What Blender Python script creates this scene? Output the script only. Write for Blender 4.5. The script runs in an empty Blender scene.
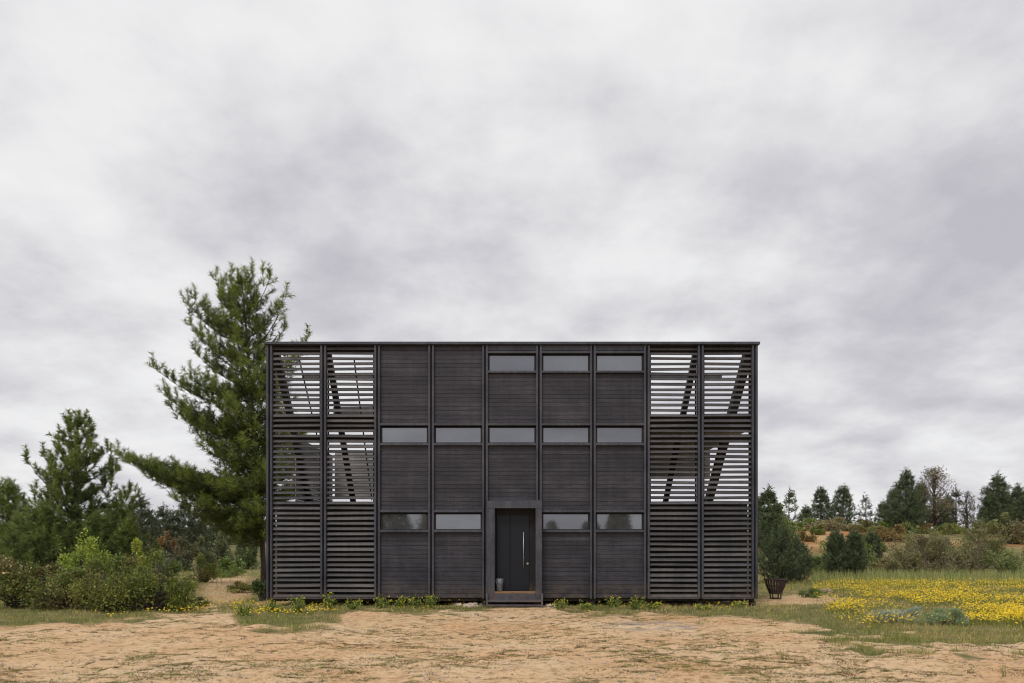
import bpy, math, random
import numpy as np
rng = np.random.default_rng(7); random.seed(7)
S = bpy.context.scene
COL = S.collection
F = 28/36*1024; EYE = 1.6; HY = 548.0; CX = 512.0; YF = 22.0
SF = F/YF
R = math.radians

# ---------------------------------------------------------------- helpers
def fx(px): return (px-CX)/SF
def fz(py): return EYE+(HY-py)/SF
def gp(px, py):
    Y = EYE*F/(py-HY); return np.array(((px-CX)/F*Y, Y))
def at(px, py, Y): return np.array(((px-CX)/F*Y, Y, EYE+(HY-py)/F*Y))

def hash2(ix, iy, s):
    h = (ix.astype(np.int64)*374761393 + iy.astype(np.int64)*668265263 + s*974634777) & 0xffffffff
    h = ((h ^ (h >> 13))*1274126177) & 0xffffffff
    return ((h ^ (h >> 16)) & 0xffff)/65535.0
def noise(x, y, sc, s=0):
    x = np.asarray(x, float)/sc; y = np.asarray(y, float)/sc
    ix = np.floor(x); iy = np.floor(y); u = x-ix; v = y-iy
    u = u*u*(3-2*u); v = v*v*(3-2*v)
    a = hash2(ix, iy, s); b = hash2(ix+1, iy, s); c = hash2(ix, iy+1, s); d = hash2(ix+1, iy+1, s)
    return (a*(1-u)+b*u)*(1-v)+(c*(1-u)+d*u)*v
def fbm(x, y, sc, s=0, o=3):
    t = 0; a = .5
    for k in range(o): t = t+a*noise(x, y, sc/2**k, s+k*17); a *= .5
    return t/(1-.5**o)
def sst(a, b, x):
    t = np.clip((np.asarray(x, float)-a)/(b-a), 0, 1); return t*t*(3-2*t)

def macro(x, y):
    x = np.asarray(x, float); y = np.asarray(y, float)
    ang = x/np.maximum(y, 1)
    hr = sst(44, 82, y)*3.5*sst(.05, .25, ang)
    hr = hr+sst(60, 82, y)*sst(.05, .25, ang)*(fbm(x, y, 16, 5)-.5)*1.6
    hl = sst(60, 130, y)*2.6*sst(-.05, -.25, ang)+sst(60, 130, y)*2.4
    z = np.maximum(hr, 0)+hl*(1-sst(.05, .25, ang))
    z = z+sst(28, 45, y)*(fbm(x, y, 9, 3)-.5)*.35
    return z
def micro(x, y):
    w = 1-sst(26, 40, y)
    m = (fbm(x, y, .55, 21, 3)-.5)*.10 + np.maximum(noise(x, y, .22, 31)-.6, 0)*.10+(fbm(x, y, 3.2, 9, 2)-.5)*.12
    return m*w*(1-.85*sst(7.8, 7.0, np.abs(x))*sst(20.6, 21.4, y)*sst(31.5, 30.5, y))-.01
def gz(x, y): return macro(x, y)+micro(np.asarray(x, float), np.asarray(y, float))

def mesh_obj(name, V, faces, mat, parent=None, col=None, smooth=False, loc=None):
    """V (n,3) in world coordinates; faces (m,k) array or list of tuples"""
    V = np.asarray(V, float).reshape(-1, 3)
    if parent is not None:
        off = np.array(parent.get('_w', parent.location)); V = V-off
    elif loc is not None: V = V-np.array(loc)
    me = bpy.data.meshes.new(name)
    if isinstance(faces, np.ndarray):
        n, k = faces.shape
        me.vertices.add(len(V)); me.vertices.foreach_set('co', V.astype(np.float32).ravel())
        me.loops.add(n*k); me.loops.foreach_set('vertex_index', faces.astype(np.int32).ravel())
        me.polygons.add(n); me.polygons.foreach_set('loop_start', np.arange(0, n*k, k, dtype=np.int32))
        me.polygons.foreach_set('loop_total', np.full(n, k, dtype=np.int32))
        me.update(calc_edges=True)
    else:
        me.from_pydata([tuple(v) for v in V], [], faces); me.update()
    if col is not None:
        c = np.ones((len(V), 4), np.float32); c[:, :3] = col
        a = me.color_attributes.new('tint', 'FLOAT_COLOR', 'POINT'); a.data.foreach_set('color', c.ravel())
    if smooth: me.polygons.foreach_set('use_smooth', np.ones(len(me.polygons), bool))
    me.materials.append(mat)
    o = bpy.data.objects.new(name, me); COL.objects.link(o)
    if parent is not None:
        o.parent = parent; o['_w'] = [float(v) for v in np.array(parent.get('_w', parent.location))]
    elif loc is not None: o.location = loc
    return o
def tag(o, label=None, cat=None, group=None, kind=None):
    if label: o['label'] = label
    if cat: o['category'] = cat
    if group: o['group'] = group
    if kind: o['kind'] = kind
    return o
def thing(name, loc, label, cat, group=None):
    o = bpy.data.objects.new(name, None); COL.objects.link(o); o.location = [float(v) for v in loc]
    o.empty_display_size = .2
    return tag(o, label, cat, group)

class MB:
    def __init__(s): s.v = []; s.f = []; s.c = []
    def box(s, x0, x1, y0, y1, z0, z1, c=(1, 1, 1)):
        n = len(s.v)
        s.v += [(x, y, z) for z in (z0, z1) for x, y in ((x0, y0), (x1, y0), (x1, y1), (x0, y1))]
        s.f += [tuple(n+i for i in q) for q in ((0, 3, 2, 1), (4, 5, 6, 7), (0, 1, 5, 4), (1, 2, 6, 5), (2, 3, 7, 6), (3, 0, 4, 7))]
        s.c += [c]*8; return s
    def beam(s, a, b, w, d, c=(1, 1, 1), up=(0, 0, 1)):
        a = np.array(a, float); b = np.array(b, float); t = (b-a)/np.linalg.norm(b-a)
        u = np.cross(t, up)
        if np.linalg.norm(u) < 1e-3: u = np.cross(t, (1, 0, 0))
        u /= np.linalg.norm(u); v = np.cross(u, t); n = len(s.v)
        for p in (a, b):
            for i, j in ((-1, -1), (1, -1), (1, 1), (-1, 1)): s.v.append(tuple(p+u*i*w/2+v*j*d/2))
        s.f += [tuple(n+i for i in q) for q in ((0, 3, 2, 1), (4, 5, 6, 7), (0, 1, 5, 4), (1, 2, 6, 5), (2, 3, 7, 6), (3, 0, 4, 7))]
        s.c += [c]*8; return s
    def tube(s, pts, rad, n=6, c=(1, 1, 1)):
        pts = np.array(pts, float); k = len(s.v); m = len(pts)
        for i, p in enumerate(pts):
            t = pts[min(i+1, m-1)]-pts[max(i-1, 0)]; t /= np.linalg.norm(t)+1e-9
            u = np.cross(t, (0, 0, 1) if abs(t[2]) < .9 else (1, 0, 0)); u /= np.linalg.norm(u); w = np.cross(t, u)
            for j in range(n):
                a = 2*math.pi*j/n; s.v.append(tuple(p+rad[i]*(u*math.cos(a)+w*math.sin(a)))); s.c.append(c)
        for i in range(m-1):
            for j in range(n):
                j2 = (j+1) % n; s.f.append((k+i*n+j, k+i*n+j2, k+(i+1)*n+j2, k+(i+1)*n+j))
        s.f.append(tuple(k+j for j in range(n))[::-1]); s.f.append(tuple(k+(m-1)*n+j for j in range(n))); return s
    def build(s, name, mat, parent=None, smooth=False, bevel=0, loc=None):
        o = mesh_obj(name, s.v, s.f, mat, parent, np.array(s.c), smooth, loc)
        if bevel:
            b = o.modifiers.new('bevel', 'BEVEL'); b.width = bevel; b.segments = 1; b.limit_method = 'ANGLE'
        return o

# ---------------------------------------------------------------- materials
def newmat(name):
    m = bpy.data.materials.new(name); m.use_nodes = True; nt = m.node_tree
    p = nt.nodes['Principled BSDF']; return m, nt, p
def N(nt, t, **k):
    n = nt.nodes.new(t)
    for a, b in k.items(): setattr(n, a, b)
    return n
def ramp(nt, fac, stops):
    r = N(nt, 'ShaderNodeValToRGB'); nt.links.new(fac, r.inputs[0])
    e = r.color_ramp.elements
    while len(e) < len(stops): e.new(.5)
    for x, (p, c) in zip(e, stops):
        x.position = p; x.color = (*c, 1) if len(c) == 3 else c
    return r.outputs[0]
def texn(nt, scale, detail=4, rough=.55, vec=None, stretch=None, dist=0):
    tc = N(nt, 'ShaderNodeTexCoord'); mp = N(nt, 'ShaderNodeMapping')
    nt.links.new(tc.outputs['Object'], mp.inputs[0])
    if stretch: mp.inputs['Scale'].default_value = stretch
    t = N(nt, 'ShaderNodeTexNoise'); nt.links.new(mp.outputs[0], t.inputs['Vector'])
    t.inputs['Scale'].default_value = scale; t.inputs['Detail'].default_value = detail
    t.inputs['Roughness'].default_value = rough; t.inputs['Distortion'].default_value = dist
    return t.outputs[0]
def mul(nt, a, b, fac=1, mode='MULTIPLY'):
    m = N(nt, 'ShaderNodeMix', data_type='RGBA', blend_type=mode)
    m.inputs[0].default_value = fac
    nt.links.new(a, m.inputs[6]); nt.links.new(b, m.inputs[7]); return m.outputs[2]
def attr(nt, name='tint'):
    a = N(nt, 'ShaderNodeAttribute'); a.attribute_name = name; return a.outputs['Color']
def bump(nt, p, h, st=.4, d=.01):
    b = N(nt, 'ShaderNodeBump'); b.inputs['Strength'].default_value = st; b.inputs['Distance'].default_value = d
    nt.links.new(h, b.inputs['Height']); nt.links.new(b.outputs[0], p.inputs['Normal'])

def wood(name, lo, hi, rough=.6, stretch=(1, 1, 9), scale=3.5):
    m, nt, p = newmat(name)
    a = texn(nt, scale, 6, .65, stretch=stretch, dist=.6)
    c = ramp(nt, a, [(.3, lo), (.7, hi)])
    k = texn(nt, 1.1, 3, .5, stretch=(1, 1, 1.6)); kc = ramp(nt, k, [(.35, (.72, .72, .74)), (.65, (1.15, 1.12, 1.1))])
    st_ = ramp(nt, texn(nt, 2.2, 5, .7, stretch=(3, 3, .22)), [(.32, (.78, .78, .8)), (.55, (1, 1, 1)), (.75, (1.22, 1.19, 1.15))])
    c = mul(nt, c, kc); c = mul(nt, c, st_); c = mul(nt, c, attr(nt))
    tz = N(nt, 'ShaderNodeTexCoord'); sz_ = N(nt, 'ShaderNodeSeparateXYZ'); nt.links.new(tz.outputs['Object'], sz_.inputs[0])
    mr = N(nt, 'ShaderNodeMapRange'); nt.links.new(sz_.outputs[2], mr.inputs[0]); mr.inputs[1].default_value = .75; mr.inputs[2].default_value = .2; mr.inputs[3].default_value = 0; mr.inputs[4].default_value = .55
    mm = N(nt, 'ShaderNodeMath', operation='MULTIPLY'); nt.links.new(mr.outputs[0], mm.inputs[0]); nt.links.new(ramp(nt, texn(nt, 5, 6, .7), [(.4, (0, 0, 0)), (.65, (1, 1, 1))]), mm.inputs[1])
    dm = N(nt, 'ShaderNodeMix', data_type='RGBA'); nt.links.new(mm.outputs[0], dm.inputs[0]); nt.links.new(c, dm.inputs[6]); dm.inputs[7].default_value = (.17, .115, .07, 1); c = dm.outputs[2]
    nt.links.new(c, p.inputs['Base Color'])
    rr = ramp(nt, a, [(.2, (rough-.12,)*3), (.8, (rough+.15,)*3)]); nt.links.new(rr, p.inputs['Roughness'])
    p.inputs['Specular IOR Level'].default_value = .35
    bump(nt, p, a, .35, .006); return m
M = {}
M['board'] = wood('black_stained_boards', (.025, .025, .032), (.062, .061, .075))
M['frame'] = wood('black_stained_frame', (.042, .045, .058), (.078, .083, .103), .5, (6, 6, 1), 3)
M['slat'] = wood('black_stained_slats', (.058, .056, .060), (.108, .103, .106), .55)
M['grey'] = wood('lightened_grey_boards', (.24, .235, .225), (.38, .37, .35), .7)  # grey boards, colour raised to make up for light missing inside the terraces
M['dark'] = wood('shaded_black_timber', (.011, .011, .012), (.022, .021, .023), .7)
M['rawwood'] = wood('worn_timber', (.17, .10, .055), (.33, .20, .11), .6)
M['door'], nt, p = newmat('door_paint'); p.inputs['Base Color'].default_value = (.009, .012, .019, 1); p.inputs['Roughness'].default_value = .42; p.inputs['Specular IOR Level'].default_value = .3
h_ = texn(nt, 40, 3, .6, stretch=(4, 4, .4)); bump(nt, p, h_, .15, .003)
M['steel'], nt, p = newmat('brushed_steel'); p.inputs['Base Color'].default_value = (.38, .38, .40, 1); p.inputs['Metallic'].default_value = .8; p.inputs['Roughness'].default_value = .5
bump(nt, p, texn(nt, 80, 2), .1, .002)
M['glass'], nt, p = newmat('window_glass')
p.inputs['Base Color'].default_value = (.022, .024, .028, 1); p.inputs['Roughness'].default_value = .5
gl = N(nt, 'ShaderNodeBsdfGlossy'); gl.inputs['Roughness'].default_value = .03; gl.inputs['Color'].default_value = (.84, .88, .95, 1)
mx = N(nt, 'ShaderNodeMixShader'); mx.inputs[0].default_value = .235
nt.links.new(p.outputs[0], mx.inputs[1]); nt.links.new(gl.outputs[0], mx.inputs[2])
nt.links.new(mx.outputs[0], nt.nodes['Material Output'].inputs['Surface'])
bn = N(nt, 'ShaderNodeBump'); bn.inputs['Strength'].default_value = .04; bn.inputs['Distance'].default_value = .01
nt.links.new(texn(nt, 2.5, 2), bn.inputs['Height']); nt.links.new(bn.outputs[0], gl.inputs['Normal'])
M['pot'], nt, p = newmat('grey_zinc'); nt.links.new(ramp(nt, texn(nt, 14, 4), [(.3, (.07, .075, .08)), (.7, (.19, .2, .21))]), p.inputs['Base Color']); p.inputs['Roughness'].default_value = .5; p.inputs['Metallic'].default_value = .3
M['rust'], nt, p = newmat('rusted_iron'); nt.links.new(ramp(nt, texn(nt, 12, 5), [(.3, (.018, .012, .012)), (.7, (.07, .04, .035))]), p.inputs['Base Color']); p.inputs['Roughness'].default_value = .85
M['conc'], nt, p = newmat('pile_timber'); nt.links.new(ramp(nt, texn(nt, 9, 5), [(.3, (.03, .025, .022)), (.7, (.08, .065, .055))]), p.inputs['Base Color']); p.inputs['Roughness'].default_value = .9
M['stone'], nt, p = newmat('pale_stone')
nt.links.new(mul(nt, ramp(nt, texn(nt, 8, 5), [(.3, (.42, .33, .27)), (.7, (.72, .62, .54))]), attr(nt)), p.inputs['Base Color']); p.inputs['Roughness'].default_value = .9; bump(nt, p, texn(nt, 30, 4), .5, .01)
M['bark'], nt, p = newmat('pine_bark')
a = texn(nt, 5, 6, .7, stretch=(3, 3, .7)); nt.links.new(mul(nt, ramp(nt, a, [(.3, (.03, .024, .02)), (.7, (.12, .095, .08))]), attr(nt)), p.inputs['Base Color']); p.inputs['Roughness'].default_value = .95; bump(nt, p, a, .8, .03)
def leafmat(name, tr=.25, rough=.55):
    m, nt, p = newmat(name)
    n = ramp(nt, texn(nt, 1.6, 2), [(.3, (1.25, 1.2, 1.05)), (.7, (1.85, 1.75, 1.5))])
    c = mul(nt, attr(nt), n); nt.links.new(c, p.inputs['Base Color']); p.inputs['Roughness'].default_value = rough
    p.inputs['Specular IOR Level'].default_value = .3
    t = N(nt, 'ShaderNodeBsdfTranslucent'); nt.links.new(c, t.inputs[0]); mx = N(nt, 'ShaderNodeMixShader'); mx.inputs[0].default_value = tr
    nt.links.new(p.outputs[0], mx.inputs[1]); nt.links.new(t.outputs[0], mx.inputs[2]); nt.links.new(mx.outputs[0], nt.nodes['Material Output'].inputs['Surface']); return m
M['needle'] = leafmat('pine_needles', .22, .5)
M['leaf'] = leafmat('bush_leaves', .3, .55)
M['grass'] = leafmat('grass_blades', .3, .6)
M['petal'] = leafmat('yellow_petals', .3, .6)

# ground
m, nt, p = newmat('sandy_soil'); M['ground'] = m
big = texn(nt, .35, 5, .6); fine = texn(nt, 8, 6, .72, stretch=(.8, 1, 1)); vf = texn(nt, 38, 4, .7)
sand = ramp(nt, big, [(.3, (.60, .365, .195)), (.5, (.66, .455, .27)), (.72, (.70, .53, .35))])
sand = mul(nt, sand, ramp(nt, fine, [(.33, (.42, .36, .30)), (.43, (.80, .77, .72)), (.5, (1.0, 1.0, 1.0)), (.7, (1.14, 1.14, 1.16))]))
sand = mul(nt, sand, ramp(nt, vf, [(.3, (.78, .77, .75)), (.6, (1.08, 1.08, 1.08))]))
a = N(nt, 'ShaderNodeAttribute'); a.attribute_name = 'tint'; sep = N(nt, 'ShaderNodeSeparateColor'); nt.links.new(a.outputs['Color'], sep.inputs[0])
veg = ramp(nt, texn(nt, 1.2, 5, .6), [(.3, (.10, .105, .04)), (.5, (.17, .155, .065)), (.7, (.30, .235, .12))])
org = ramp(nt, texn(nt, .25, 5, .6), [(.3, (.33, .14, .06)), (.5, (.42, .22, .10)), (.62, (.46, .33, .17)), (.7, (.14, .14, .06))])
grv = ramp(nt, texn(nt, 22, 3, .7), [(.35, (.16, .14, .14)), (.65, (.36, .32, .31))])
def mixf(fac, x, y):
    k = N(nt, 'ShaderNodeMix', data_type='RGBA'); nt.links.new(fac, k.inputs[0]); nt.links.new(x, k.inputs[6]); nt.links.new(y, k.inputs[7]); return k.outputs[2]
c = mixf(sep.outputs[0], sand, veg); c = mixf(sep.outputs[1], c, org); c = mixf(sep.outputs[2], c, grv)
nt.links.new(c, p.inputs['Base Color']); p.inputs['Roughness'].default_value = .95; p.inputs['Specular IOR Level'].default_value = .1
ad = N(nt, 'ShaderNodeMath', operation='ADD'); nt.links.new(fine, ad.inputs[0]); nt.links.new(vf, ad.inputs[1]); bump(nt, p, ad.outputs[0], .8, .03)

# ---------------------------------------------------------------- ground sheet
EDGE = ([-900, 0, 60, 120, 190, 215, 238, 262, 300, 335, 350, 420, 480, 500, 545, 570, 640, 700, 770, 805, 835, 900, 1024, 1900],
        [640, 628, 624, 621, 612, 607, 622, 629, 628, 622, 612, 611, 609, 603, 603, 611, 611, 617, 618, 626, 640, 645, 650, 660])
def pix(x, y):
    y = np.maximum(y, 1.0); return CX+F*x/y, HY+EYE*F/y
def vegmask(x, y):
    px, py = pix(x, y)
    yb = np.interp(px, *EDGE)+(fbm(x, y, .7, 41, 4)-.5)*22
    v = sst(3, -3, py-yb+(px > 790)*(fbm(x, y, .6, 43, 4)-.5)*55)
    # bare tracks: sandy path right of the house, dry path on the left
    d1 = np.hypot((px-800)/42, (py-600)/5.5); v = v*(1-.9*sst(1.25, .7, d1))
    d2 = np.hypot((px-225-(603-py)*.2)/30, (py-588)/17); v = v*(1-.8*sst(1.2, .6, d2))
    v = v*(1-.6*((np.abs(x) < 7.5) & (y > 22.2) & (y < 31)))
    return v
ys = np.concatenate([[-2500, -600, -150, -60, -20, 0, 4, 7], np.arange(8.2, 24, .06), np.arange(24, 50, .3), np.arange(50, 140, 1.6), [150, 180, 250, 400, 900, 3000]])
xs = np.concatenate([[-3000, -900, -300, -150], np.arange(-100, -16, 2.2), np.arange(-16, 16, .09), np.arange(16, 101, 2.2), [150, 300, 900, 3000]])
GX, GY = np.meshgrid(xs, ys); gxf = GX.ravel(); gyf = GY.ravel()
Z = gz(gxf, gyf)
nx = len(xs); ny = len(ys)
idx = np.arange(nx*ny).reshape(ny, nx)
faces = np.stack([idx[:-1, :-1].ravel(), idx[:-1, 1:].ravel(), idx[1:, 1:].ravel(), idx[1:, :-1].ravel()], 1)
gc = np.zeros((len(gxf), 3)); gc[:, 0] = vegmask(gxf, gyf)
ang = gxf/np.maximum(gyf, 1)
gc[:, 1] = sst(58, 64, gyf)*sst(82, 76, gyf)*sst(.2, .3, ang)*sst(.30, .42, fbm(gxf, gyf, 9, 77))
pxx, pyy = pix(gxf, gyf)
gc[:, 2] = .75*sst(1.2, .5, np.hypot((pxx-660)/55, (pyy-626)/6))*sst(.3, .6, fbm(gxf, gyf, .5, 88))
g = mesh_obj('ground', np.stack([gxf, gyf, Z], 1), faces, M['ground'], None, gc, True); tag(g, kind='structure')

# ---------------------------------------------------------------- the house
H = thing('timber_house', (0, 26, 0), 'black stained timber house with louvred open ends standing on short piles in the clearing', 'house')
BAY = 1.491; gx = [(-4.5+i)*BAY for i in range(10)]
ZT = fz(342); ZB = fz(598)
def rc(lo=.85, hi=1.15):
    v = random.uniform(lo, hi); return (v, v*random.uniform(.98, 1.02), v*random.uniform(.97, 1.04))
for i, x in enumerate(gx):
    edge = i in (0, 9)
    for s in (-1, 1):
        b = MB(); w = .058 if not edge else .062
        xc = x+s*.052
        b.box(xc-w/2, xc+w/2, YF, YF+.16, ZB-.02, fz(345), rc())
        b.build('post', M['frame'], H, bevel=.004)
    b = MB(); b.box(x-.021, x+.021, YF+.07, YF+.15, ZB, fz(346), rc(.7, .8)); b.build('post_spacer', M['dark'], H)
b = MB(); b.box(-6.83, 6.84, YF-.05, YF+.3, fz(344.6), ZT, rc()); b.build('roof_cap', M['frame'], H, bevel=.004)
def boards(x0, x1, y0, z0, z1, bh=.118, name='wall_panel', mat='board', th=.03):
    b = MB(); n = max(1, round((z1-z0)/bh)); h = (z1-z0)/n
    for k in range(n):
        o = random.uniform(0, .007)
        b.box(x0, x1, y0+o, y0+o+th, z0+k*h+.004, z0+(k+1)*h-.004, rc(.84, 1.18))
    b.box(x0, x1, y0+th+.012, y0+th+.03, z0, z1, (.4, .4, .4))
    return b.build(name, M[mat], H)
def strip(x0, x1, p0, p1, yo=-.012, d=.12, name='rail'):
    b = MB(); b.box(x0, x1, YF+.02+yo, YF+.02+yo+d, fz(p1), fz(p0), rc()); return b.build(name, M['frame'], H, bevel=.003)
def window(x0, x1, p0, p1, lab=None):
    b = MB(); z1 = fz(p0); z0 = fz(p1); y0 = YF+.07; y1 = YF+.16; t = .045
    b.box(x0, x0+t, y0, y1, z0, z1).box(x1-t, x1, y0, y1, z0, z1)
    b.box(x0+t, x1-t, y0+.002, y1, z1-t*.5, z1).box(x0+t, x1-t, y0+.002, y1, z0, z0+t*.6)
    w = b.build('window', M['dark'], H, bevel=.003)
    q = MB(); q.box(x0+t, x1-t, YF+.105, YF+.115, z0+t*.6, z1-t*.5); 
    ty, tx = random.uniform(-.004, .004), random.uniform(-.006, .006)
    q.v = [(vx, vy+ty*(1 if vz > (z0+z1)/2 else -1)+tx*(1 if vx > (x0+x1)/2 else -1), vz) for vx, vy, vz in q.v]; q.build('pane', M['glass'], w)
for i in range(2, 7):
    x0 = gx[i]+.081; x1 = gx[i+1]-.081
    yp = YF+.085
    if i >= 4:
        strip(x0, x1, 345, 349.5, .02, name='rail'); strip(x0, x1, 350.5, 353)
        window(x0, x1, 354, 371); strip(x0-.0, x1, 370.6, 372.6, -.02, .1, 'sill')
        boards(x0, x1, yp, fz(423), fz(372.8))
    else:
        boards(x0, x1, yp, fz(423), fz(345.5))
    strip(x0, x1, 423, 425.3)
    window(x0, x1, 426.6, 443); strip(x0, x1, 442.8, 445.3, -.022, .1, 'sill')
    if i != 4:
        boards(x0, x1, yp, fz(509.8), fz(445.5))
        strip(x0, x1, 509.8, 512.3); window(x0, x1, 513.4, 530); strip(x0, x1, 529.8, 532.3, -.022, .1, 'sill')
        boards(x0, x1, yp, ZB, fz(532.5))
    else:
        boards(x0, x1, yp, fz(501), fz(445.5))
# core volume behind
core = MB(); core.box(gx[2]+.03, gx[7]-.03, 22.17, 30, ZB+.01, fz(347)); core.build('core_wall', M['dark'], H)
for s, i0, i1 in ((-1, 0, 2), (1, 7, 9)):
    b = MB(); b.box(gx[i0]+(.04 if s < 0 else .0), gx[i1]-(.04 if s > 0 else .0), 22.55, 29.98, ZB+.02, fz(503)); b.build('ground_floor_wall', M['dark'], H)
# rear, side and inner beams of the terraces
for s in (-1, 1):
    a, c = (gx[0], gx[2]) if s < 0 else (gx[7], gx[9])
    for nm, yb, z0, z1 in (('beam', 25.45, 7.0, 7.2),)+((('beam', 29.9, 6.5, 6.9),) if s < 0 else ()):
        b = MB(); b.box(a, c, yb, yb+.08, z0, z1, rc()); b.build(nm, M['slat'], H)
    for p0, p1 in ((414, 424), (425, 428.5), (433.5, 439)):
        b = MB(); b.box(a+.08, c-.08, 22.22, 22.30, fz(p1), fz(p0), rc()); b.build('beam', M['dark'], H)
    b = MB(); b.box(a+.08, c-.08, 22.2, 22.3, fz(350), fz(345), rc()); b.build('beam', M['dark'], H)
    xo = s*6.68
# raking struts (one in each grid line of the open ends) leaning back from the top of the screen
def strut(x, Ya, za, Yb, zb, w, name='strut', mat='dark'):
    b = MB(); b.beam((x, Ya, za), (x, Yb, zb), w, w*1.2, rc()); b.build(name, M[mat], H)
strut(gx[9]-.1, 22.25, 7.1, 27.1, 2.9, .22); strut(gx[8]-.05, 22.4, 7.1, 27.1, 2.9, .15)
strut(gx[0]+.1, 22.3, 7.1, 26.2, 2.9, .17); strut(gx[1]+.05, 22.4, 7.1, 26.1, 2.9, .15)
for x, Ya, Yb in ((-6.22, 23.2, 25.6), (-4.68, 23.6, 26.6)):
    b = MB(); b.tube([(x, Ya, 7.2), (x, Yb, 3.2 if Yb > 26 else 5.0)], [.022, .022], 6); b.build('cable', M['rust'], H)
# right hand upper deck, and boarded rear panels
b = MB()
for k in range(20):
    b.box(gx[7]+k*.149, gx[7]+k*.149+.14, 22.45, 29.8, 4.93, 4.97, rc())
b.build('deck', M['grey'], H)
boards(gx[7], gx[9]-.02, 26.9, 4.0, 4.92, .14, 'rear_panel', 'grey')
boards(gx[0]+.1, gx[2], 29.7, 3.5, 5.25, .14, 'rear_panel', 'grey')
b = MB()
for k in range(14):
    b.box(-6.70, -6.67+random.uniform(0, .006), 24.6, 29.6, 2.95+k*.15, 2.95+k*.15+.138, rc(.85, 1.15))
b.build('side_panel', M['grey'], H)
# louvre screens
pitch = 5.17/SF
for i in (0, 1, 7, 8):
    b = MB(); x0 = gx[i]+.081; x1 = gx[i+1]-.081
    z = ZB+.06; th = R(47)
    while z < fz(347.5):
        ja, jb = random.gauss(0, .006), random.gauss(0, .006); t = th+random.gauss(0, .07)
        c = rc(.72, 1.28); n = len(b.v); w = .108; h = .022
        for xx, j in ((x0, ja), (x1, jb)):
            for u, v in ((-w/2, -h/2), (w/2, -h/2), (w/2, h/2), (-w/2, h/2)):
                b.v.append((xx, YF+.085+u*math.cos(t)-v*math.sin(t), z+j+u*math.sin(t)+v*math.cos(t))); b.c.append(c)
        b.f += [tuple(n+q for q in f) for f in ((0, 3, 2, 1), (4, 5, 6, 7), (0, 1, 5, 4), (1, 2, 6, 5), (2, 3, 7, 6), (3, 0, 4, 7))]
        z += pitch
    b.build('louvre_screen', M['slat'], H)
    for xx in (x0+.03, x1-.03):
        q = MB(); q.box(xx-.022, xx+.022, YF+.135, YF+.158, ZB, fz(346), rc(.8, .9)); q.build('louvre_batten', M['dark'], H)
    q = MB(); q.box(x0, x1, YF+.01, YF+.15, ZB-.03, ZB+.012, rc()); q.build('rail', M['frame'], H, bevel=.003)
# floor frame, piles
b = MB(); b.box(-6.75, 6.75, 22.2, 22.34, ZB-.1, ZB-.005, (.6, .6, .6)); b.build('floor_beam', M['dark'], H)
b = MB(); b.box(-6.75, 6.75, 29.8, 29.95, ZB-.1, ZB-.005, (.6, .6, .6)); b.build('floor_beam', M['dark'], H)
for i, x in enumerate(gx):
    for yy in (22.27, 26, 29.6):
        b = MB(); pts = [(x, yy, gz(x, yy)-.25), (x, yy, ZB-.1)]; b.tube(pts, [.11, .1], 10)
        b.build('pile', M['conc'], H, True)
# portal, door, step
xl, xr = fx(487.3), fx(541.5); il, ir = fx(495), fx(535.3); py0 = YF-.32
DZ = fz(591)
b = MB()
b.box(xl, il, py0, YF+.1, fz(600), fz(508.8), rc(1, 1.1)).box(ir, xr, py0, YF+.1, fz(600), fz(508.8), rc(1, 1.1))
b.box(xl-.004, xr+.004, py0-.006, YF+.1, fz(508.8), fz(501.6), rc(1, 1.1))
b.box(xl+.05, xr-.05, YF-.2, YF+.08, fz(501.6), fz(500.3), rc())
b.build('door_frame', M['frame'], H, bevel=.005)
b = MB(); b.box(il, fx(496.6), YF+.05, YF+.35, DZ, fz(509)).box(fx(529.3), ir, YF+.04, YF+.35, DZ, fz(509)); b.box(fx(496.6), fx(529.3), YF+.03, YF+.35, fz(515), fz(509)); b.build('door_reveal', M['dark'], H)
dl, dr = fx(496.8), fx(529.1)
d = MB(); d.box(dl, fx(509.6), YF+.02, YF+.07, DZ+.01, fz(515.2)).box(fx(510.4), dr, YF+.02, YF+.07, DZ+.01, fz(515.2))
d.box(fx(509.6), fx(510.4), YF+.03, YF+.07, DZ+.01, fz(515.2))
door = d.build('door', M['door'], H, bevel=.003)
hx = fx(523.5); b = MB(); b.tube([(hx, YF-.045, fz(569)), (hx, YF-.045, fz(532))], [.016, .016], 10)
for pz in (537, 564): b.tube([(hx, YF-.045, fz(pz)), (hx, YF+.022, fz(pz))], [.01, .01], 8)
b.build('handle', M['steel'], door, True)
b = MB(); b.tube([(fx(527.6), YF-.01, fz(563.6)), (fx(527.6), YF+.022, fz(563.6))], [.03, .032], 14); b.build('lock', M['steel'], door)
b = MB(); b.box(il, ir, py0+.01, YF+.06, fz(593), DZ, (1, 1, 1)); b.build('threshold', M['rawwood'], H, bevel=.004)
b = MB(); b.box(il, ir, py0-.003, py0+.03, fz(600), fz(593.1), rc()); b.build('step_fascia', M['frame'], H)
def fzY(py, Y): return EYE+(HY-py)/F*Y
ys_ = py0-.26
b = MB(); b.box(xl+.03, xr-.03, ys_, py0-.005, fzY(602.2, ys_), fzY(600.2, ys_), rc(1.3, 1.4)); b.build('step_tread', M['frame'], H, bevel=.004)
b = MB(); b.box(xl+.03, xr-.03, ys_, ys_+.05, fzY(606.6, ys_), fzY(604.6, ys_), rc(1.1, 1.2)); b.build('step_rail', M['frame'], H, bevel=.004)
for xa in (xl-.02, xr-.03):
    b = MB(); b.box(xa, xa+.05, ys_-.004, py0-.008, fzY(608.5, ys_), fzY(594, ys_), rc(1.5, 1.7)); b.build('step_side', M['frame'], H)
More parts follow.
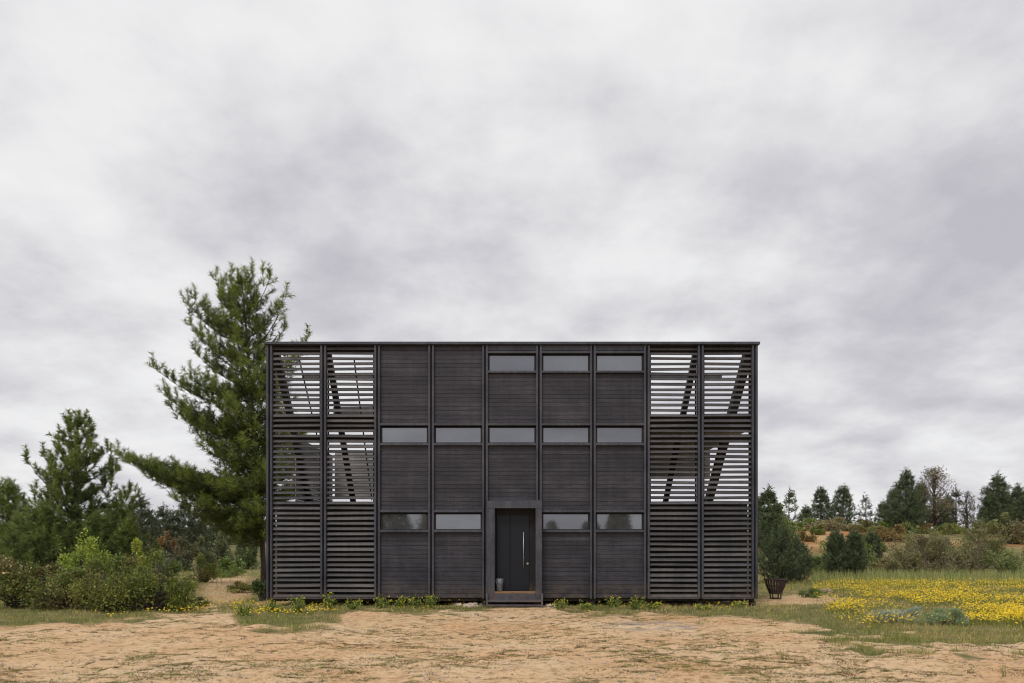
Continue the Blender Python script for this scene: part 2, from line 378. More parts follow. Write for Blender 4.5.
b = MB(); b.box(xl+.05, xr-.05, YF+.0, YF+.03, -.05, fz(600.2), (.4, .4, .4)); b.build('step_back', M['dark'], H)

# zinc bucket by the door
bx, by, bz = fx(499.6), YF-.14, DZ+.001
B = thing('bucket', (bx, by, bz), 'small grey zinc bucket with scalloped rim standing on the threshold at the door', 'bucket')
V = []; fc = []; n = 32
prof = [(.075, 0), (.085, .02), (.095, .2), (.11, .33)]
for sd in (0, 1):
    for k, (r_, z_) in enumerate(prof):
        for j in range(n):
            a_ = 2*math.pi*j/n; zz = z_+(.03*abs(math.sin(a_*4)) if k == 3 else 0); rr = r_-(.006 if sd else 0)+(.006*math.cos(a_*8) if k == 3 else 0)
            V.append((bx+rr*math.cos(a_), by+rr*math.sin(a_), bz+zz))
for sd in (0, 1):
    for k in range(3):
        for j in range(n):
            q = (sd*4*n+k*n+j, sd*4*n+k*n+(j+1) % n, sd*4*n+(k+1)*n+(j+1) % n, sd*4*n+(k+1)*n+j); fc.append(q if not sd else q[::-1])
for j in range(n): fc.append((3*n+j, 3*n+(j+1) % n, 7*n+(j+1) % n, 7*n+j))
fc.append(tuple(range(n))[::-1])
mesh_obj('bucket_body', V, fc, M['pot'], B, np.ones((len(V), 3)), True)
b = MB(); b.tube([(bx+.103*math.cos(t), by-.0+.103*math.sin(t)*.3-.09, bz+.3-.12*math.sin(t)) for t in np.linspace(0, math.pi, 12)], [.004]*12, 5); b.build('bail_handle', M['steel'], B)

# fire basket
gpt = gp(775.5, 598); fxw, fyw = gpt; fzw = float(gz(fxw, fyw))
FB = thing('fire_basket', (fxw, fyw, fzw), 'rusty iron fire basket with slatted tapering sides on the sand right of the house', 'fire basket')
def ring(b, r, z, t=.016, k=20):
    pts = [(fxw+r*math.cos(a), fyw+r*math.sin(a), fzw+z) for a in np.linspace(0, 2*math.pi, k+1)]; b.tube(pts, [t]*(k+1), 5)
b = MB()
ring(b, .35, .62, .022); ring(b, .29, .42); ring(b, .2, .18, .02)
for k in range(22):
    a = 2*math.pi*k/22; ca, sa = math.cos(a), math.sin(a)
    b.beam((fxw+.19*ca, fyw+.19*sa, fzw+.17), (fxw+.29*ca, fyw+.29*sa, fzw+.42), .05, .012, up=(ca, sa, 0)); b.beam((fxw+.29*ca, fyw+.29*sa, fzw+.42), (fxw+.35*ca, fyw+.35*sa, fzw+.64), .05, .012, up=(ca, sa, 0))
b.build('slatted_bowl', M['rust'], FB)
b = MB(); b.tube([(fxw, fyw, fzw+.17), (fxw, fyw, fzw+.19)], [.2, .2], 20); b.build('ash_pan', M['rust'], FB)
for k in range(4):
    a = math.pi/4+k*math.pi/2; b = MB(); b.tube([(fxw+.19*math.cos(a), fyw+.19*math.sin(a), fzw+.2), (fxw+.17*math.cos(a), fyw+.17*math.sin(a), fzw-.03)], [.02, .02], 6); b.build('leg', M['rust'], FB)
b = MB(); ring(b, .172, .02, .018); b.build('foot_ring', M['rust'], FB)
b = MB(); b.tube([(fxw-.345, fyw, fzw+.58), (fxw-.36, fyw, fzw+.88)], [.014, .014], 6); b.tube([(fxw-.36, fyw, fzw+.88), (fxw-.3, fyw, fzw+.9)], [.014, .012], 6); b.build('poker_hook', M['rust'], FB)

# stones
def stone(px, py, r, label, group, tint, name='stone'):
    x, y = gp(px, py); z = float(gz(x, y))
    u = []; k = 0
    me_v = []; f = []
    nl, nm = 6, 8
    s = np.array([r*random.uniform(.8, 1.4), r*random.uniform(.8, 1.1), r*random.uniform(.55, .9)]); ph = random.uniform(0, 6)
    for a in range(nl+1):
        for c in range(nm):
            th = math.pi*a/nl; p_ = 2*math.pi*c/nm+ph; d = 1+(.22*math.sin(3*p_+a+ph)*math.sin(th))+random.uniform(-.1, .1)*math.sin(th)
            me_v.append((x+s[0]*d*math.sin(th)*math.cos(p_), y+s[1]*d*math.sin(th)*math.sin(p_), z+s[2]*.6+s[2]*math.cos(th)))
    for a in range(nl):
        for c in range(nm): f.append((a*nm+c, (a+1)*nm+c, (a+1)*nm+(c+1) % nm, a*nm+(c+1) % nm))
    o = mesh_obj(name, me_v, f, M['stone'], None, np.array([tint]*len(me_v)), False, (float(x), float(y), z)); tag(o, label, 'stone', group)
for k in range(30):
    px = random.triangular(452, 487, 474); py = random.uniform(603.5, 607.5)
    v = random.uniform(.7, 1.15); stone(px, py, random.uniform(.035, .085), 'pale pinkish stone in the heap against the wall left of the door step', 'stones heaped left of the door step', (v, v*.97, v*.93))
for k in range(14):
    px = random.uniform(545, 562); py = random.uniform(603.5, 607.5)
    v = random.uniform(.7, 1.1); stone(px, py, random.uniform(.03, .07), 'pale stone half in the grass right of the door step', 'stones right of the door step', (v, v*.97, v*.9))
for px, py, r, t, l in ((826, 592.5, .2, .45, 'dull brown rock at the far edge of the sandy patch by the yellow flowers'), (745, 601.5, .09, 1., 'pale stone under the right corner of the house'), (733, 603, .07, .9, 'pale stone just left of the right corner pile under the house'), (688, 602, .08, .8, 'pale stone under the house below the divider of the right louvred bays')):
    stone(px, py, r, l, None, (t, t*.95, t*.9), 'rock')

# ---------------------------------------------------------------- foliage tools
def unit(a): return a/(np.linalg.norm(a, axis=-1, keepdims=True)+1e-9)
def needles(P, A, L, K, nl, nw, col, spread=.85):
    """tufts: P (n,3) base, A (n,3) axis, L (n,) shoot length"""
    n = len(P); P = np.repeat(P, K, 0); A2 = np.repeat(A, K, 0); L2 = np.repeat(L, K); C = np.repeat(col, K, 0)
    m = n*K; t = rng.random(m)
    r = rng.normal(size=(m, 3)); r = unit(r-A2*np.sum(r*A2, 1, keepdims=True))
    d = unit(A2*rng.uniform(.35, .9, (m, 1))+r*spread)
    o = P+A2*(t*L2)[:, None]; ln = nl*rng.uniform(.7, 1.15, (m, 1))
    w = unit(np.cross(d, rng.normal(size=(m, 3))))*nw*.5
    V = np.stack([o-w, o+w, o+d*ln], 1).reshape(-1, 3)
    C = np.repeat(C*rng.uniform(.8, 1.2, (m, 1)), 3, 0)
    return V, C
def leaves(P, size, col, nrm=None, asp=.5):
    m = len(P); d = unit(rng.normal(size=(m, 3))+(nrm if nrm is not None else 0)*.8)
    w = unit(np.cross(d, rng.normal(size=(m, 3)))); s = size*rng.uniform(.6, 1.3, (m, 1))
    V = np.stack([P, P+d*s*.5+w*s*asp*.5, P+d*s, P+d*s*.5-w*s*asp*.5], 1).reshape(-1, 3)
    return V, np.repeat(col*rng.uniform(.8, 1.2, (m, 1)), 4, 0)
def tri_obj(name, V, C, mat, parent, k=3, loc=None):
    f = np.arange(len(V)).reshape(-1, k); return mesh_obj(name, V, f, mat, parent, C, False, loc)

def pine(base, H_, label, group=None, lean=(0, 0), crown0=.12, rad=.3, prof=None, whorl=.45, per=5, ts=.32, K=22, nl=.16, nw=.02,
         col=(.055, .085, .03), col2=(.11, .14, .045), up=.35, curve=.35, limbs=None, trunk_r=None, sparse=0, rfac=None, name='pine_tree', tipc=True, dens=1.0):
    bx, by = base; bz = float(gz(bx, by))-.05
    T = thing(name, (bx, by, bz), label, 'tree', group)
    tr = trunk_r or H_*.017
    def tk(h):
        h = np.asarray(h); return np.array([bx+lean[0]*h**1.2+.04*H_*.05*math.sin(float(h)*9), by+lean[1]*h, bz+H_*h])
    hs = np.linspace(0, 1, 14); b = MB(); b.tube([tk(h) for h in hs], [tr*(1.15-h)+.008+(tr*.5*max(0, .04-h)*20) for h in hs], 9)
    b.build('trunk', M['bark'], T, True)
    br = MB(); TP = []; TA = []; TL = []; TC = []
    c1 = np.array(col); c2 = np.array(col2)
    prof = prof or (lambda h: (1-h)**.95*min(1, (h-crown0)/.1+.55))
    L = []
    z = crown0
    while z < .97:
        k = per if z < .85 else 4
        a0 = random.uniform(0, 6.28)
        for j in range(k):
            a = a0+j*6.283/k+random.uniform(-.35, .35); r_ = H_*rad*prof(z)*random.uniform(.7, 1.15)
            if rfac: r_ *= rfac(a, z)
            if random.random() > sparse and r_ > .1: L.append((z+random.uniform(-.01, .01), a, r_, up*random.uniform(.6, 1.3)*(1+z*.8), curve*random.uniform(.5, 1.4)))
        z += whorl/H_*random.uniform(.8, 1.2)
    if limbs: L += limbs
    for (h, a, r_, s0, cv) in L:
        A = tk(max(0, min(h, .985))); dh = np.array([math.cos(a), math.sin(a), 0]); sd = np.array([-dh[1], dh[0], 0]); wob = random.uniform(-.15, .15)
        path = lambda t: A+dh*r_*t+sd*wob*r_*t*t+np.array([0, 0, r_*(s0*t*.6+cv*t*t)])
        ts_ = np.linspace(0, 1, 6); lr = max(.008, min(tr*.35, r_*.02))
        br.tube([path(t) for t in ts_], [lr*(1-.8*t)+.003 for t in ts_], 5)
        n = max(3, int(r_/(ts*.62)*dens)); lt = random.uniform(.0, 1)
        for k in range(n+1):
            t = .12+.88*k/n; P = path(t); tang = unit(path(min(1, t+.05))-path(t-.05))
            side = 1 if k % 2 else -1
            ln = (r_*.34*(1-t)**.7*min(1, t*3)+ts*.9)*random.uniform(.6, 1.2)
            bd = unit(tang*.75+sd*side*random.uniform(.5, 1.)+np.array([0, 0, random.uniform(-.15, .35)]))
            m = max(1, int(ln/(ts*.8)))
            if m > 1: br.tube([P, P+bd*ln*.9], [lr*.3+.002, .003], 3)
            for q in range(m):
                p_ = P+bd*ln*(q+.5)/m
                ax = unit(bd*.6+np.array([0, 0, random.uniform(.1, 1.0)])+np.array([random.gauss(0, .3), random.gauss(0, .3), 0]))
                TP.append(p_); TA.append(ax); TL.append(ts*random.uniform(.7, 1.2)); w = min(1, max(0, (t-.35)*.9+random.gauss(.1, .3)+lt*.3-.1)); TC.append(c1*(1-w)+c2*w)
            if k == n or random.random() < .3:
                for q in range(2 if tipc and k > n*.5 else 1):
                    TP.append(P+np.array([0, 0, ts*.8*q])); TA.append(unit(tang*.3+np.array([random.gauss(0, .15), random.gauss(0, .15), 1.]))); TL.append(ts); TC.append(c2)
    # leader
    for q in range(5):
        TP.append(tk(1)-np.array([0, 0, ts*q*.8])); TA.append(unit(np.array([random.gauss(0, .15), random.gauss(0, .15), 1]))); TL.append(ts*1.2); TC.append(c2)
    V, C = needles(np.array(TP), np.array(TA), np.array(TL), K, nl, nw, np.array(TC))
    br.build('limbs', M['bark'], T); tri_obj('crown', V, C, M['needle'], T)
    return T

def bush(px, py, wpx, hpx, label, cols, Y=None, n=5000, leaf=.07, group=None, lobes=14, name='bush', depth=.8, stems=True, asp=.5, bark=(1, 1, 1), fill=.55, dz=0, cat='bush', flowers=None, openb=.0):
    if Y is None: x, Y = gp(px, py)
    else: x = (px-CX)/F*Y
    z = float(gz(x, Y))+dz; s = F/Y; w = wpx/s/2; h = hpx/s
    T = thing(name, (x, Y, z), label, cat, group)
    LC = []
    for k in range(lobes):
        a = random.uniform(0, 6.283); rr = math.sqrt(random.random())*.78
        hh = random.uniform(.08, .78)*(1-.5*rr*rr); lr_ = random.uniform(.2, .36)
        if k % 5 == 0: hh = random.uniform(.8, 1.12)*(1-.6*rr*rr); lr_ = random.uniform(.1, .2)
        LC.append((x+w*rr*math.cos(a), Y+w*depth*rr*math.sin(a), z+h*hh, lr_))
    P = []; C = []; Nn = []
    per = n//lobes; cols = [np.array(c) for c in cols]
    for (lx, ly, lz, r_) in LC:
        d = unit(rng.normal(size=(per, 3))); q = rng.random((per, 1))**fill
        sc = np.array([w*r_*1.25, w*depth*r_*1.25, h*r_])
        rough = 1+.35*np.sin(d[:, :1]*7+lx*9)*np.sin(d[:, 2:3]*6+ly*5)
        p = np.array([lx, ly, lz])+d*q*sc*rough
        c = cols[random.randrange(len(cols))]; c = c*random.uniform(.8, 1.25)
        cc = np.repeat(c[None], per, 0); alt = rng.random(per) < .25; cc[alt] = cols[random.randrange(len(cols))]
        P.append(p); C.append(cc); Nn.append(d+np.array([0, 0, .5]))
    P = np.concatenate(P); C = np.concatenate(C); Nn = np.concatenate(Nn)
    k = P[:, 2] > z+.02; P = P[k]; C = C[k]; Nn = Nn[k]
    if stems:
        b = MB()
        for (lx, ly, lz, r_) in LC:
            for q in range(3):
                s0 = np.array([x+random.uniform(-.2, .2)*w, Y+random.uniform(-.2, .2)*w, z-.05]); e = np.array([lx, ly, lz])+np.array([random.gauss(0, .5)*w*r_, random.gauss(0, .5)*w*r_, h*r_*random.uniform(0, 1.1)])
                mid = (s0+e)/2+np.array([random.gauss(0, .08)*w, 0, random.uniform(-.05, .1)*h]); t0 = max(.008, .018*h)
                b.tube([s0, mid, e], [t0, t0*.6, t0*.2], 4, bark)
        b.build('stems', M['bark'], T)
    V, CC = leaves(P, leaf, C, Nn, asp); tri_obj('foliage', V, CC, M['leaf'], T, 4)
    if flowers:
        i = rng.choice(len(P), min(flowers[0], len(P)), replace=False); i = i[P[i, 2] > z+h*.35]
        V, CC = leaves(P[i]+np.array([0, 0, leaf*.3]), flowers[1], np.repeat(np.array(flowers[2])[None], len(i), 0), None, .9); tri_obj('flowers', V, CC, M['petal'], T, 4)
    return T

# ---------------------------------------------------------------- big pine
bx, by = (264-CX)/F*33, 33.0
z0 = float(gz(bx, by)); HB = EYE+(HY-275)/F*33-z0
sB = F/33
def limb_to(px, py, dy, hatt, cv):
    """a limb leaving the trunk at height fraction hatt whose tip stands dy metres behind the trunk's depth"""
    py = py+7; X = (px-CX)/F*(33+dy); Zt = EYE+(HY-py)/F*(33+dy)
    tx = bx-.95*hatt**1.2; dx = X-tx; r_ = math.hypot(dx, dy); rise = Zt-(z0+HB*hatt)
    return (hatt, math.atan2(dy, dx), r_, (rise/r_-cv)/.6, cv)
LB = [limb_to(*a) for a in (
    (118, 447, .5, .33, .25), (128, 455, -1.5, .30, .2), (150, 470, -.8, .27, .2), (140, 462, 1.6, .29, .2), (165, 480, .6, .25, .2), (175, 492, -1.6, .22, .15), (190, 505, .2, .2, .1),
    (205, 515, -.9, .19, .05), (222, 524, .8, .17, .05), (170, 462, 2.2, .32, .2), (185, 468, -2.4, .31, .2),
    (160, 362, .3, .58, .45), (166, 388, -1., .5, .4), (172, 400, .9, .47, .35), (186, 366, 1.3, .6, .4), (190, 412, -1.8, .44, .3), (196, 424, .5, .41, .3), (182, 402, 1.8, .48, .3),
    (183, 292, .4, .78, .5), (194, 290, -.7, .8, .5), (190, 318, .9, .72, .45), (200, 330, -1.1, .68, .4), (205, 300, 1.0, .78, .5), (196, 345, -.4, .64, .4),
    (213, 272, .4, .88, .6), (222, 292, -.6, .84, .5), (262, 268, .3, .88, .6), (270, 272, -.5, .86, .6), (252, 266, .2, .92, .6),
    (285, 290, .3, .8, .6), (282, 305, -.9, .76, .5), (284, 322, .8, .7, .45), (308, 333, .2, .64, .5), (296, 352, -.6, .6, .4),
    (278, 385, -1.6, .5, .3), (282, 420, -1.4, .42, .3), (275, 460, -1.9, .33, .2), (255, 470, -3., .3, .2), (235, 440, -3., .38, .3), (225, 400, -2.7, .48, .3), (240, 360, -2.2, .6, .4), (215, 480, -2.7, .28, .15),
    (245, 515, -2.0, .2, .05), (262, 525, 1.5, .19, 0), (280, 500, 1.8, .25, .05), (240, 425, 2.5, .42, .3), (210, 440, -2.2, .38, .25), (262, 500, -2.2, .24, .1),
 (228, 528, .3, .17, -.05), (242, 536, -1.2, .16, -.1), (252, 540, 1., .15, -.1), (272, 534, -.8, .15, -.05), (280, 528, .6, .17, 0), (236, 520, -2.2, .18, 0), (262, 530, -1.9, .16, 0), (222, 512, 1.8, .19, .05), (250, 505, -2.8, .22, .05), (290, 490, -.5, .24, .05), (300, 460, .3, .3, .1), (298, 440, -.8, .34, .15), (205, 500, -2., .22, .1), (192, 478, 1.4, .27, .15))]
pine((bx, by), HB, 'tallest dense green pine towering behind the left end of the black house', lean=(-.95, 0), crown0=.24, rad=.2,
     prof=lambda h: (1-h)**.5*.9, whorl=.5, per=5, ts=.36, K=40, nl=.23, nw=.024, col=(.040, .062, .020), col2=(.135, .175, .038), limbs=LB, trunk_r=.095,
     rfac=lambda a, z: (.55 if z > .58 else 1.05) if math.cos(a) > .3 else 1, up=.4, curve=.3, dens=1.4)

# left pine and neighbours
def P_at(px, topy, Y, label, base=None, **k):
    x = (px-CX)/F*Y; h = EYE+(HY-topy)/F*Y-float(gz(x, Y))
    return pine((x, Y), h, label, **k)
G1 = dict(col=(.055, .088, .028), col2=(.135, .175, .05))
P_at(76, 418, 30, 'tall young pine at the left with open upswept branches above the bushes', crown0=.05, rad=.38, whorl=.66, per=7, ts=.31, K=52, nl=.19, nw=.027, up=.42, curve=.5, trunk_r=.1, prof=lambda h: (1-h)**.9*1.05+.02, lean=(.05, 0), dens=1.15, sparse=.06, **G1)
P_at(8, 486, 31, 'lower pine at the left edge of the picture beside the tall young pine', crown0=.06, rad=.42, whorl=.4, per=6, ts=.32, K=34, nl=.2, nw=.027, up=.45, curve=.3, **G1)
P_at(118, 508, 33, 'short pine filling the gap right of the tall young pine', crown0=.05, rad=.42, whorl=.4, per=6, ts=.32, K=34, nl=.2, nw=.027, up=.5, **G1)
P_at(-30, 470, 36, 'pine half outside the left edge of the picture', crown0=.06, rad=.36, whorl=.45, per=6, ts=.3, K=20, nl=.18, nw=.024, up=.45, **G1)
P_at(40, 512, 27.5, 'dark bushy pine under the tall young pine', crown0=.05, rad=.55, whorl=.35, per=6, ts=.32, K=34, nl=.2, nw=.027, up=.45, col=(.05, .08, .028), col2=(.11, .15, .045))
P_at(98, 518, 28.5, 'bushy dark green pine between the tall young pine and the yellow-green shrub', crown0=.05, rad=.5, whorl=.35, per=6, ts=.32, K=34, nl=.2, nw=.027, up=.45, col=(.05, .078, .028), col2=(.105, .145, .045))

# ---------------------------------------------------------------- left bushes
OL = [(.13, .165, .045), (.095, .135, .04), (.21, .235, .065), (.15, .15, .06)]
YG = [(.23, .29, .06), (.32, .36, .09), (.16, .22, .05)]
RB = [(.12, .09, .05), (.14, .17, .055), (.10, .13, .04), (.24, .21, .10), (.12, .16, .045)]
bush(18, 608, 100, 56, 'reddish brown and green bush at the far left edge with dry flower heads', RB, n=9000, leaf=.075, lobes=22, flowers=(260, .07, (.5, .36, .27)))
bush(62, 609, 84, 44, 'brownish bramble bush in the left foreground left of the olive bushes', RB, n=7000, leaf=.07, lobes=18, flowers=(90, .06, (.35, .3, .1)))
bush(84, 602, 54, 68, 'bright yellow-green shrub standing above the other left bushes', YG, n=6500, leaf=.09, lobes=16)
bush(112, 610, 92, 52, 'wide olive green bush in the middle of the left thicket', OL, n=9500, leaf=.07, lobes=22)
bush(150, 610, 80, 49, 'olive green bush near the right end of the left thicket', OL, n=8000, leaf=.07, lobes=20)
bush(176, 609, 42, 36, 'small olive bush at the right end of the left thicket', OL+YG[:1], n=3500, leaf=.065, lobes=10)
bush(138, 598, 34, 50, 'yellow-green bush poking up behind the olive bushes', YG, n=4000, leaf=.08, lobes=10)
bush(203, 583, 40, 26, 'round dull green bush beside the dry path behind the left thicket', OL, n=4500, leaf=.07, lobes=12)
bush(262, 603, 22, 24, 'dark green bush against the left corner of the house', [(.05, .08, .03), (.08, .11, .04)], Y=24.2, n=3000, leaf=.06, lobes=9)
bush(196, 606, 26, 8, 'low brown-green tussock at the foot of the dry path', [(.12, .11, .06), (.10, .12, .05)], n=1500, leaf=.06, lobes=8)
bush(238, 592, 34, 9, 'low yellow-green tussock on the dry path left of the house', [(.2, .19, .07), (.12, .15, .05)], n=2200, leaf=.07, lobes=10)
bush(226, 577, 44, 10, 'low green bush line behind the dry path under the tall pine', [(.1, .15, .04), (.14, .18, .06)], n=2500, leaf=.08, lobes=12)
# left middle distance
MID = [
 (168, 556, 26, 38, 58, 'grey-green bush with an orange-brown top in the distance left of the tall pine', [(.17, .12, .06), (.10, .11, .07), (.20, .13, .06)]),
 (150, 560, 24, 34, 52, 'brownish green bush left of the distant grey-green bush', [(.13, .11, .055), (.08, .10, .045)]),
 (186, 560, 26, 32, 55, 'grey-brown bush right of the orange-topped one', [(.12, .11, .07), (.09, .11, .06)]),
 (203, 562, 24, 28, 60, 'dull olive bush in the hollow beneath the left limbs of the tall pine', [(.09, .11, .06), (.12, .13, .07)]),
 (222, 564, 28, 34, 62, 'pale olive bush below the tall pine branches', [(.13, .15, .08), (.10, .12, .06)]),
 (246, 566, 26, 30, 60, 'dark green bush beside the trunk of the tall pine', [(.06, .09, .04), (.09, .12, .05)]),
 (232, 572, 30, 18, 48, 'bright green bush just left of the tall pine trunk', [(.09, .14, .045), (.13, .18, .06)]),
 (130, 566, 26, 34, 50, 'dark olive bush behind the yellow-green bush', [(.07, .09, .04), (.10, .12, .05)]),
 (172, 569, 30, 22, 46, 'silvery green scrub below the grey-green bush', [(.14, .16, .12), (.10, .12, .08)])]
for px, py, w, h, Y, l, c in MID: bush(px, py, w, h, l, c, Y=Y, n=3200, leaf=.16, lobes=14, stems=True)
i = 0
FARL = [(128, 512, 75), (141, 500, 70), (152, 517, 80), (163, 508, 82), (174, 512, 78), (184, 504, 85), (195, 514, 80), (206, 512, 84), (218, 520, 75), (230, 516, 90), (243, 522, 80), (256, 518, 85), (110, 515, 60), (270, 520, 95), (100, 520, 66)]
WORDS = ['third', 'spiky-topped', 'stout', 'slim', 'bluish', 'tall-tipped', 'round-topped', 'ragged', 'low', 'hazy', 'small', 'dull', 'dark', 'hidden', 'thick']
PLACE = ['left of the open sky gap, just above the short pine', 'highest in the gap between the young pine and the tall pine', 'between the two highest of the gap', 'over the orange-topped bush, left side', 'over the orange-topped bush, right side',
 'second highest, in the middle of the gap', 'just right of the second highest', 'above the grey-brown bush', 'where the lowest left limb hangs', 'above the pale olive bush', 'behind the hanging limbs', 'beside the tall pine trunk', 'right beside the short pine', 'behind the corner of the house', 'behind the short pine']
for (px, ty, Y), w, pl in zip(FARL, WORDS, PLACE):
    P_at(px, ty, Y, f'{w} far left pine {pl}', group='distant pines of the left wood', crown0=.06, rad=.3, whorl=.8, per=6, ts=.55, K=12, nl=.42, nw=.07, up=.25, curve=.2, col=(.040, .055, .036), col2=(.065, .082, .048), name='pine_tree', tipc=True)

# ---------------------------------------------------------------- right side
DK = dict(col=(.038, .056, .036), col2=(.075, .10, .052))
FAR = [ # px, topy, Y, rad, kind, label
 (768, 491, 60, .3, 'p', 'dark pine rising right at the right edge of the house'),
 (757, 500, 66, .3, 'p', 'dark pine half hidden behind the right edge of the house'),
 (789, 491, 84, .34, 'o', 'open-branched dark pine second along the ridge from the house'),
 (821, 490, 86, .36, 'p', 'conical pine on the ridge, left one of the matching pair'),
 (843, 487, 87, .38, 'p', 'conical pine on the ridge, right and taller one of the matching pair'),
 (866, 496, 90, .28, 's', 'thin see-through pine on the ridge right of the conical pair'),
 (884, 503, 92, .4, 'p', 'small pine on the ridge at the left foot of the tall ridge pine'),
 (906, 472, 74, .34, 'p', 'tallest dark pine on the ridge with a heavy rounded top'),
 (921, 483, 82, .2, 'p', 'narrow dark pine between the tallest ridge pine and the brown eucalyptus'),
 (956, 487, 84, .24, 's', 'ragged dark tree with a flat clump on top right of the brown eucalyptus'),
 (948, 496, 86, .22, 'p', 'lower dark pine tucked right behind the brown eucalyptus'),
 (985, 490, 82, .32, 's', 'sparse pine left of the big pine at the right edge'),
 (998, 475, 76, .3, 'p', 'big dark pine near the right edge of the picture'),
 (1018, 488, 74, .26, 'p', 'dark pine cut by the right edge of the picture'),
 (1036, 478, 78, .3, 'p', 'pine just outside the right edge'),
 (894, 489, 88, .34, 'p', 'dark pine leaning on the left side of the tallest ridge pine'), (974, 500, 92, .3, 's', 'thin low pine in the sky gap right of the ridge clump'), (1008, 497, 80, .3, 'p', 'dark pine filling between the two pines at the right edge'), (806, 508, 92, .35, 'p', 'little pine left of the conical pair'), (776, 505, 90, .35, 'p', 'little dark pine behind the dark pine by the house'),
 (991, 498, 70, .36, 'p', 'lower dark pine at the left foot of the big pine near the right edge'), (1024, 500, 68, .36, 'p', 'low broad dark pine right on the right edge'), (914, 498, 80, .4, 'p', 'broad low dark pine at the right foot of the tallest ridge pine'), (940, 505, 84, .4, 'p', 'low dark pine under the brown eucalyptus crown')]
for px, ty, Y, rd, kd, l in FAR:
    kw = dict(DK)
    if kd == 's': kw.update(sparse=.45, per=5, whorl=.8, K=9, dens=.7, col=(.05, .055, .045), col2=(.085, .09, .07))
    elif kd == 'o': kw.update(sparse=.25, per=5, whorl=.75, K=12)
    else: kw.update(per=7, whorl=.55, K=14)
    P_at(px, ty, Y, l, group='dark pines along the ridge on the right' if px > 780 else None, crown0=.05, rad=rd*1.05, ts=.42, nl=.34, nw=.055, up=.18, curve=.2, **kw)
def euc(px, ty, Y, label, wpx, cols, n=60, bare=0, lf=.17):
    x = (px-CX)/F*Y; z = float(gz(x, Y)); h = EYE+(HY-ty)/F*Y-z; w = wpx/F*Y/2
    T = thing('eucalyptus_tree', (x, Y, z), label, 'tree')
    b = MB(); b.tube([(x+.15*math.sin(t*4), Y, z-.1+h*.95*t) for t in np.linspace(0, 1, 8)], [.13*(1-t)+.02 for t in np.linspace(0, 1, 8)], 7); b.build('trunk', M['bark'], T, True)
    b = MB(); P = []; C = []
    for k in range(n):
        t = random.uniform(.2, 1); a = random.uniform(0, 6.283); r_ = w*math.sqrt(random.random())*(math.sin(math.pi*min(1, (t*.8+.15)))**.6)
        e = np.array([x+r_*math.cos(a), Y+r_*math.sin(a), z+h*t]); s0 = np.array([x, Y, z+h*max(.1, t-.22)])
        b.tube([s0, (s0+e)/2+np.array([0, 0, -.05*h*.3]), e], [.035, .022, .008], 4)
        if random.random() < bare: continue
        m = 42; q = rng.normal(size=(m, 3))*np.array([.3, .3, .2])*(h/7.5); P.append(e+q); c = np.array(cols[random.randrange(len(cols))])*random.uniform(.7, 1.3); C.append(np.repeat(c[None], m, 0))
    b.build('limbs', M['bark'], T); P = np.concatenate(P); C = np.concatenate(C)
    V, CC = leaves(P, lf, C, np.array([0, 0, -.5]), .4); tri_obj('crown', V, CC, M['leaf'], T, 4)
EC = [(.13, .12, .08), (.17, .14, .10), (.09, .10, .06)]
euc(934, 468, 80, 'tall brownish eucalyptus with loose crown on the ridge beside the tallest pine', 36, EC, 120)
euc(966, 492, 84, 'thin half-bare grey tree at the right end of the ridge clump', 18, [(.13, .12, .10), (.1, .1, .08)], 46, .2)
euc(1010, 486, 84, 'thin half-bare tree between the two dark pines at the right edge', 24, [(.13, .13, .09), (.1, .11, .07)], 60, .15)
# mid slope
P_at(782, 534, 37, 'wide bushy dark young pine behind the fire basket', crown0=.03, rad=.58, whorl=.26, per=8, ts=.24, K=24, nl=.15, nw=.022, up=.35, curve=.25, prof=lambda h: (1-h)**.55, **DK)
P_at(800, 545, 38.5, 'small dark young pine at the right flank of the wide bushy one', crown0=.03, rad=.5, whorl=.26, per=7, ts=.22, K=22, nl=.14, nw=.022, up=.35, **DK)
P_at(836, 533, 41, 'left one of the two small dark pines on the slope above the yellow flowers', crown0=.03, rad=.34, whorl=.26, per=8, ts=.26, K=22, nl=.17, nw=.025, up=.5, **DK)
P_at(854, 534, 41, 'right one of the two small dark pines on the slope above the yellow flowers', crown0=.03, rad=.36, whorl=.26, per=8, ts=.26, K=22, nl=.17, nw=.025, up=.5, **DK)
P_at(872, 534, 55, 'little dark pine on the bank right of the two small dark pines', crown0=.03, rad=.45, whorl=.3, per=7, ts=.3, K=18, nl=.2, nw=.035, up=.4, **DK)
GB = [(.09, .13, .045), (.13, .17, .055), (.16, .19, .07)]
GY_ = [(.20, .18, .11), (.15, .165, .075), (.13, .125, .075)]
